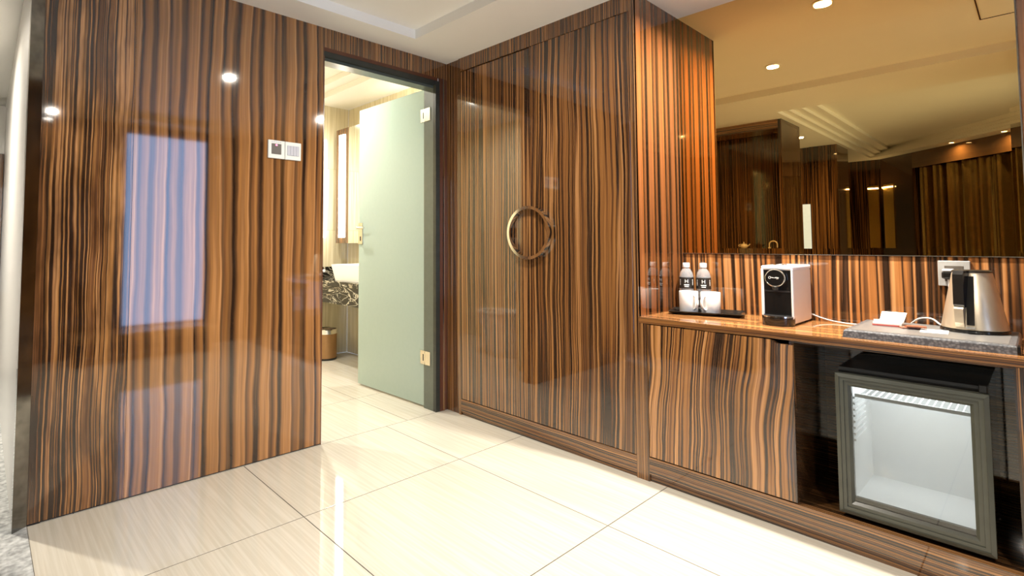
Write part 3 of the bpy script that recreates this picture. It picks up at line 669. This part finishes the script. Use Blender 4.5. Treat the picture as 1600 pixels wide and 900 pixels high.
# bedroom ceiling: flat border, then a stepped recess that follows the slanted bay
def inset_poly(dx):
    k = dx*0.4142
    return [(XO-0.001-dx, -1.06-dx), (-6.36+k, -1.06-dx), (-4.10+k, YEND+0.2+dx-0.0), (XO-dx, YEND+0.2+dx)]
def lp(dx, z): return [(x, y, z) for x, y in inset_poly(dx)]
bm = bmesh.new()
loft(bm, [lp(0, H), lp(0, H+0.03), lp(0.06, H+0.03), lp(0.06, H+0.06), lp(0.13, H+0.06), lp(0.13, H+0.09), lp(0.22, H+0.09), lp(0.22, H+0.13)], False, True)
outer = [(XO, 3.4), (-6.8, 3.4), (-6.8, YEND), (XO, YEND)]
ip = inset_poly(0)
box(bm, -6.8, XO, -1.0585, 3.4, H, H+0.02)
box(bm, -6.8, XO, YEND-0.02, YEND+0.2, H, H+0.02)
lo = [bm.verts.new(p) for p in ((-6.36, -1.06, H), (-6.8, -1.06, H), (-6.8, YEND+0.2, H), (-4.10, YEND+0.2, H))]; bm.faces.new(lo)
struct('ceiling_bedroom', bm, M_CEIL)

# ------------------------------------------------------------------ downlights
def downlight(x, y, z, power, label, r=0.036, col=WARM, cone=PI*0.9):
    t = thing('downlight', (x, y, z-0.012), label, 'downlight', 'recessed ceiling downlights')
    bm = bmesh.new(); lathe(bm, [(r+0.003, 0), (r+0.014, 0), (r+0.014, -0.004), (r+0.004, -0.006), (r+0.003, 0)], (x, y, z), 32, close=False)
    obj('ring', bm, M_RING, t, smooth=True)
    bm = bmesh.new(); lathe(bm, [(r, -0.0035), (r, -0.0005)], (x, y, z), 28); obj('lamp', bm, M_LAMP, t)
    a = area('downlight_beam', (x, y, z-0.012), (0, 0, 0), r*2, r*2, power, col, 'DISK', cone); a.parent = None
downlight(-0.97, -1.42, H+TZ, 33, 'round downlight in the ceiling recess between wardrobe and camera')
downlight(0.105, -1.97, H, 78, 'round downlight in the ceiling right above the coffee machine')
downlight(-1.91, -3.30, H, 30, 'round downlight in the ceiling beside the window')
downlight(-3.78, -0.85, H, 16, 'round downlight in the bedroom ceiling between the two wood blocks')
downlight(-2.9, 1.2, H, 60, 'round downlight in the bedroom ceiling beside the white corridor wall')  # unseen lamp added to brighten the white corridor wall
downlight(-3.3, -3.1, H+0.13, 30, 'round downlight in the stepped bedroom ceiling near the wide window')  # lamp added outside the mirror view to keep the bedroom lit

# ------------------------------------------------------------------ end wall with the window, bedroom walls
bm = bmesh.new(); WINS = ((-1.30, -0.46, 0.24, 2.28), (-3.95, -2.45, 0.24, 2.15))  # second opening is an added window, made up to let in fill light
edges = [-4.2] + [v for q in sorted(WINS) for v in q[:2]] + [D+0.01]
for k in range(0, len(edges), 2): box(bm, edges[k], edges[k+1], YEND-0.10, YEND, 0, H)
for (WX0, WX1, WZ0, WZ1) in WINS:
    box(bm, WX0, WX1, YEND-0.10, YEND, 0, WZ0); box(bm, WX0, WX1, YEND-0.10, YEND, WZ1, H)
struct('wall_end', bm, W_ROOM)
for k, (WX0, WX1, WZ0, WZ1) in enumerate(WINS):
    wn = struct('window_%d' % (k+1), B(WX0+0.03, WX1-0.03, YEND-0.06, YEND-0.055, WZ0+0.03, WZ1-0.03), M_WIN)
    for (a, b_, c, d) in ((WX0, WX0+0.03, WZ0, WZ1), (WX1-0.03, WX1, WZ0, WZ1), (WX0+0.03, WX1-0.03, WZ0, WZ0+0.03), (WX0+0.03, WX1-0.03, WZ1-0.03, WZ1)):
        obj('window_frame', B(a, b_, YEND-0.08, YEND-0.03, c, d), M_FRAME, wn)
struct('wall_far', B(-6.67, -6.57, -1.13, 3.4, 0, H), W_ROOM)
struct('wall_bedroom', B(-6.67, -2.15, 3.4, 3.5, 0, H), M_WHITE)
dc = struct('door_2', B(-2.32, -2.236, 3.02, 3.16, 0, 2.25), M_WHITE)
obj('door_leaf', B(-2.32, -2.238, 3.0, 3.02, 0, 1.85), W_ROOM, dc)
# tea bar block (seen in the mirror)
tb = thing('tea_bar', (-2.86, -0.35, 0), 'tall dark wood tea bar niche with a teapot and tap, seen in the mirror', 'cabinet')
X0, X1, Y0, Y1 = -3.17, -2.58, -1.004, 0.45
obj('side_panel', B(X0, X1, Y0, Y0+0.03, 0, H), W_ROOM, tb); obj('side_panel', B(X0, X1, Y1-0.03, Y1, 0, H), W_ROOM, tb)
obj('back_panel', B(X0, X0+0.02, Y0+0.03, Y1-0.03, 0, H), W_ROOM, tb); obj('niche_back', B(-2.90, -2.88, Y0+0.03, Y1-0.03, 1.05, 2.24), W_ROOM, tb)
obj('header', B(X0+0.02, X1, Y0+0.03, Y1-0.03, 2.245, H), W_HOR, tb)
obj('counter', B(X0+0.02, X1, Y0+0.03, Y1-0.03, 1.015, 1.05), W_BAY, tb); obj('lower_front', B(X1-0.02, X1, Y0+0.03, Y1-0.03, 0, 1.015), W_ROOM, tb)
tp = thing('teapot', (-2.66, -0.605, 1.05), 'small golden teapot on the tea bar, seen in the mirror', 'teapot')
obj('pot', lathe(bmesh.new(), [(0.022, 0), (0.034, 0.012), (0.036, 0.028), (0.028, 0.042), (0.012, 0.048)], (-2.66, -0.605, 1.05), 24), M_POT, tp, smooth=True)
obj('lid_knob', lathe(bmesh.new(), [(0.010, 0.048), (0.005, 0.054), (0.007, 0.060), (0.003, 0.066)], (-2.66, -0.605, 1.05), 16), M_POT, tp, smooth=True)
obj('spout', tube(bmesh.new(), [(-2.66, -0.635, 1.068), (-2.66, -0.652, 1.080), (-2.66, -0.664, 1.094)], 0.006, 8), M_POT, tp, smooth=True)
obj('handle', tube(bmesh.new(), [(-2.66, -0.605+0.034+0.018*math.sin(PI*k/8), 1.066+0.024*k/8) for k in range(9)], 0.004, 8), M_POT, tp, smooth=True)
tf = thing('bar_tap', (-2.66, -0.878, 1.05), 'arched golden tap on the tea bar, seen in the mirror', 'tap')
obj('spout', tube(bmesh.new(), [(-2.66, -0.842, 1.05)] + [(-2.66, -0.878+0.036*math.cos(PI*k/14), 1.088+0.036*math.sin(PI*k/14)) for k in range(15)] + [(-2.66, -0.914, 1.056)], 0.006, 8), M_POT, tf, smooth=True)
obj('base_collar', lathe(bmesh.new(), [(0.012, 0), (0.012, 0.008), (0.008, 0.012)], (-2.66, -0.842, 1.05), 16), M_POT, tf, smooth=True)
bk = thing('wood_column', (-4.9, -0.6, 0), 'tall dark glossy wood column in the bedroom beside a lit panel, seen in the mirror', 'column')
obj('front', B(-4.64, -4.62, -1.02, -0.728, 0, H), W_ROOM, bk); obj('core', B(-5.2, -4.64, -1.018, -0.2, 0, H), W_ROOM, bk)
struct('window_3', B(-4.62, -4.612, -0.724, -0.640, 1.00, 1.60), plain('slit_window_glow', (0.5, 0.6, 0.8), 0.2, emit=(0.30, 0.48, 1.0), estr=1.3))  # glowing panel added to draw the bluish slit on the column face
def glow_panel(name, x, y0_, y1_, lab):
    t = thing(name, (x, (y0_+y1_)/2, 1.02), lab, 'wall panel')
    obj('panel', B(x, x+0.01, y0_, y1_, 1.03, 1.95), M_GOLD, t); obj('lamp', B(x+0.01, x+0.03, y0_, y1_, 1.90, 1.915), M_LAMP, t)
glow_panel('gold_panel', -6.568, -1.10, -0.98, 'narrow gold wall panel beyond the wood column, seen in the mirror')
u = Vector((1, -1, 0)).normalized(); nn = Vector((1, 1, 0)).normalized()
def bay(s, o):
    p = Vector((-6.57, -1.13, 0)) + u*s + nn*o; return (p.x, p.y)
struct('wall_bay', prism(bmesh.new(), [bay(0, 0), bay(0.57, 0), bay(0.57, -0.16), bay(3.35, -0.16), bay(3.35, -0.22), bay(0, -0.22)], 0, H), W_ROOM)
t = thing('gold_panel', (*bay(0.16, 0.01), 1.03), 'narrow gold wall panel between wood strips beside the curtain, seen in the mirror', 'wall panel')
obj('panel', prism(bmesh.new(), [bay(0.06, 0.001), bay(0.24, 0.001), bay(0.24, 0.012), bay(0.06, 0.012)], 1.03, 1.95), M_GOLD, t)
obj('lamp', prism(bmesh.new(), [bay(0.06, 0.012), bay(0.24, 0.012), bay(0.24, 0.03), bay(0.06, 0.03)], 1.90, 1.915), M_LAMP, t)
bm = bmesh.new(); n = 150; lo = []
for k in range(n+1):
    s = 0.62 + 1.95*k/n; o = -0.075 + 0.045*math.sin(k*0.40) + 0.012*math.sin(k*1.13)
    lo.append(bay(s, o))
a = [bm.verts.new((x, y, 0.02)) for x, y in lo]; b_ = [bm.verts.new((x, y, 2.12)) for x, y in lo]
for k in range(n): bm.faces.new((a[k], a[k+1], b_[k+1], b_[k]))
bmesh.ops.solidify(bm, geom=bm.faces[:], thickness=0.003)
tag(obj('curtain', bm, M_CURT, smooth=True), 'dark gold pleated floor length curtain in the bedroom bay, seen in the mirror', 'curtain')
struct('trim_3', prism(bmesh.new(), [bay(0.57, -0.02), bay(3.34, -0.02), bay(3.34, 0.0), bay(0.57, 0.0)], 2.12, H), W_ROOM)
for sb, lab in ((1.30, 'small downlight in the ceiling border in front of the curtain'), (1.95, 'small downlight in the ceiling border by the right end of the curtain')):
    px_, py_ = bay(sb, 0.10); downlight(px_, py_, H, 3, lab, r=0.022)
bn = thing('bench', (-1.2, -3.2, 0), 'dark low bench in front of the window, seen reflected in the panelled wall', 'bench')
obj('seat', B(-1.75, -0.5, -3.42, -3.02, 0.20, 0.27, 0.01), M_BROWNL, bn)
for xx in (-1.70, -0.60):
    for yy in (-3.40, -3.09): obj('leg', B(xx, xx+0.05, yy, yy+0.05, 0, 0.20), M_BLACK, bn)

# ------------------------------------------------------------------ bathroom
def tiled(name, axis, pos, u0, u1, z1, us, zs, sgn):
    """wall with its own tiles; axis 'x' or 'y' is the normal"""
    if axis == 'y': wbm = B(u0, u1, pos, pos+0.05*sgn, 0, z1)
    else: wbm = B(pos, pos+0.05*sgn, u0, u1, 0, z1)
    wl_ = struct(name, wbm, M_GROUT)
    us = [u0] + us + [u1]; zs = [0] + zs + [z1]
    for i in range(len(us)-1):
        for j in range(len(zs)-1):
            a, b = us[i]+0.0008, us[i+1]-0.0008; c, d = zs[j]+0.0008, zs[j+1]-0.0008
            bm = B(a, b, pos-0.006*sgn, pos, c, d) if axis == 'y' else B(pos-0.006*sgn, pos, a, b, c, d)
            obj('wall_tile', bm, M_BTILE, wl_)
tiled('wall_bathroom_far', 'y', YB+0.006, XBL, XB, ZB, [-1.6, -1.0, -0.4, 0.2], [0.62, 1.24, 1.86], 1)
tiled('wall_bathroom_right', 'x', XB+0.006, 0.12, YB, ZB, [0.7, 1.3, 1.9], [0.62, 1.24, 1.86], 1)
tiled('wall_bathroom_left', 'x', XBL-0.001, 0.12, YB, ZB, [0.7, 1.3, 1.9], [0.62, 1.24, 1.86], -1)
bm = bmesh.new()
box(bm, 0.09, XB, 0.115, YB, ZB, ZB+0.02); box(bm, 0.07, 0.09, 0.115, YB, ZB, ZB+0.05); box(bm, -0.03, 0.07, 0.115, YB, ZB+0.05, ZB+0.07)
box(bm, -0.05, -0.03, 0.115, YB, ZB+0.05, ZB+0.10); box(bm, XBL, -0.05, 0.115, YB, ZB+0.10, ZB+0.12)
struct('ceiling_bathroom', bm, M_CEIL)
struct('wall_bathroom_top', B(XBL, XB, YB+0.006, YB+0.05, ZB, ZB+0.13), M_CEIL)
struct('wall_bathroom_door', B(XBL, 0.0, 0.115, 0.121, 2.56, 2.64), M_CEIL)
# vanity
vt = thing('vanity', (0.24, 1.4, 0.57), 'black marble wall hung vanity with white veins in the bathroom', 'vanity')
obj('slab', B(0.0, XB, 0.35, YB, 0.725, 0.772, 0.002), M_MARBLE, vt)
obj('apron', B(0.006, 0.03, 0.35, YB, 0.570, 0.724), M_MARBLE, vt)
obj('backsplash', B(XB-0.015, XB, 0.35, YB-0.015, 0.773, 0.875), M_MARBLE, vt)
obj('backsplash', B(0.0, XB-0.015, YB-0.015, YB, 0.773, 0.875), M_MARBLE, vt)
def brect(x0, x1, y0, y1, z): return [(x0, y0, z), (x1, y0, z), (x1, y1, z), (x0, y1, z)]
bs = thing('basin', (0.2, 1.34, 0.773), 'white rectangular vessel basin on the black marble vanity', 'basin')
bm = bmesh.new()
loft(bm, [brect(0.045, 0.36, 1.10, 1.575, 0.773), brect(0.020, 0.385, 1.07, 1.610, 0.918), brect(0.030, 0.375, 1.08, 1.600, 0.918), brect(0.055, 0.35, 1.11, 1.565, 0.79)])
obj('bowl', bm, M_PORC, bs)
obj('drain', lathe(bmesh.new(), [(0.02, 0), (0.02, 0.004), (0.015, 0.006)], (0.2, 1.34, 0.79), 20), M_CHROME, bs, smooth=True)
fc = thing('basin_faucet', (0.415, 1.42, 0.773), 'chrome basin faucet behind the white basin', 'faucet')
obj('spout', tube(bmesh.new(), smooth_path([(0.42, 1.42, 0.773), (0.42, 1.42, 0.92), (0.40, 1.42, 0.95), (0.30, 1.42, 0.945)]), 0.011, 10), M_CHROME, fc, smooth=True)
for yy in (1.33, 1.51): 
    obj('tap_handle', tube(bmesh.new(), [(0.42, yy, 0.773), (0.42, yy, 0.925)], 0.010, 10), M_CHROME, fc, smooth=True)
    obj('tap_cross', tube(bmesh.new(), [(0.42, yy-0.03, 0.93), (0.42, yy+0.03, 0.93)], 0.006, 8), M_CHROME, fc, smooth=True)
tag(obj('round_outlet', lathe(bmesh.new(), [(0.016, 0.0), (0.014, 0.004)], (0, 0, 0), 20), M_CAP), 'small round white fitting on the marble backsplash', 'fitting')
ro = bpy.data.objects['round_outlet']; ro.rotation_euler = (PI/2, 0, 0); ro.location = (0.20, YB-0.0152, 0.835)
mc = thing('mirror_cabinet', (0.39, 1.5, 1.109), 'bathroom mirror cabinet with a wood edged light strip at its end', 'mirror cabinet')
obj('carcass', B(0.315, XB, 0.45, 2.02, 1.109, 2.24), M_WHITE, mc)
obj('mirror_door', B(0.300, 0.315, 1.12, 1.788, 1.109, 2.24), M_MIRROR, mc); obj('mirror_door', B(0.300, 0.315, 0.45, 1.117, 1.109, 2.24), M_MIRROR, mc)
lf = obj('light_frame', B(0.299, 0.315, 1.790, 2.022, 1.109, 2.245), W_STILE, mc)
obj('light_strip', B(0.290, 0.2985, 1.850, 1.962, 1.165, 2.185, 0.002), M_STRIP, lf, label='glowing white vertical light strip')
cn = thing('trash_can', (0.155, 1.93, 0), 'brown leather trash can with a chrome rim under the vanity', 'trash can')
obj('base_ring', lathe(bmesh.new(), [(0.100, 0), (0.101, 0.018)], (0.155, 1.93, 0), 36), M_BLACK, cn, smooth=True)
obj('body', lathe(bmesh.new(), [(0.098, 0.0185), (0.100, 0.245)], (0.155, 1.93, 0), 36), M_BROWNL, cn, smooth=True)
obj('rim', lathe(bmesh.new(), [(0.1005, 0.2455), (0.102, 0.285), (0.098, 0.290), (0.092, 0.285), (0.091, 0.2455)], (0.155, 1.93, 0), 36, close=False), M_CHROME, cn, smooth=True)
# toilet, seen reflected in the wardrobe
tx = -1.62
to = thing('toilet', (tx, 0.95, 0), 'white toilet with raised lid, seen reflected in the wardrobe door', 'toilet')
def oval(cy, hw, hl, z, n=28):
    L = []
    for k in range(n):
        a = 2*PI*k/n; yy = math.sin(a); e = hl*(1.0 if yy > 0 else 0.8); L.append((tx + hw*math.cos(a), cy + e*yy, z))
    return L
obj('bowl', loft(bmesh.new(), [oval(0.92, 0.13, 0.24, 0.0), oval(0.92, 0.135, 0.25, 0.06), oval(0.94, 0.15, 0.28, 0.2), oval(0.98, 0.185, 0.30, 0.36), oval(0.98, 0.19, 0.31, 0.40), oval(0.98, 0.16, 0.28, 0.402), oval(0.98, 0.12, 0.22, 0.30)]), M_PORC, to, smooth=True)
bm = bmesh.new(); a, b_, c, d = oval(0.98, 0.195, 0.315, 0.405), oval(0.98, 0.195, 0.315, 0.425), oval(0.98, 0.125, 0.235, 0.425), oval(0.98, 0.125, 0.235, 0.405)
loft(bm, [d, a, b_, c, d], False, False); obj('seat', bm, M_PORC, to, smooth=True)
bm = bmesh.new(); L1 = [(x, 0.70 - (z_)*0.18, 0.44 + z_) for x, z_ in [(tx + 0.185*math.cos(2*PI*k/28), 0.215 + 0.225*math.sin(2*PI*k/28)) for k in range(28)]]
L2 = [(x, y - 0.018, z) for x, y, z in L1]; loft(bm, [L1, L2]); obj('lid', bm, M_PORC, to, smooth=True)
obj('cistern', B(tx-0.19, tx+0.19, 0.42, 0.61, 0.0, 0.80, 0.02, 2), M_PORC, to, smooth=True)
struct('wall_pipe_box', B(-2.0, -1.2, 0.121, 0.42, 0, 1.1), M_BTILE)
for (xx, yy, lab) in ((-0.55, 1.2, 'round downlight in the bathroom ceiling nearer the glass door'), (-1.45, 1.2, 'round downlight in the bathroom ceiling above the toilet')):
    downlight(xx, yy, ZB+0.10, 34, lab, col=(1.0, 0.95, 0.86))
downlight(0.20, 0.8, ZB, 18, 'round downlight in the bathroom ceiling above the vanity', col=(1.0, 0.95, 0.86))
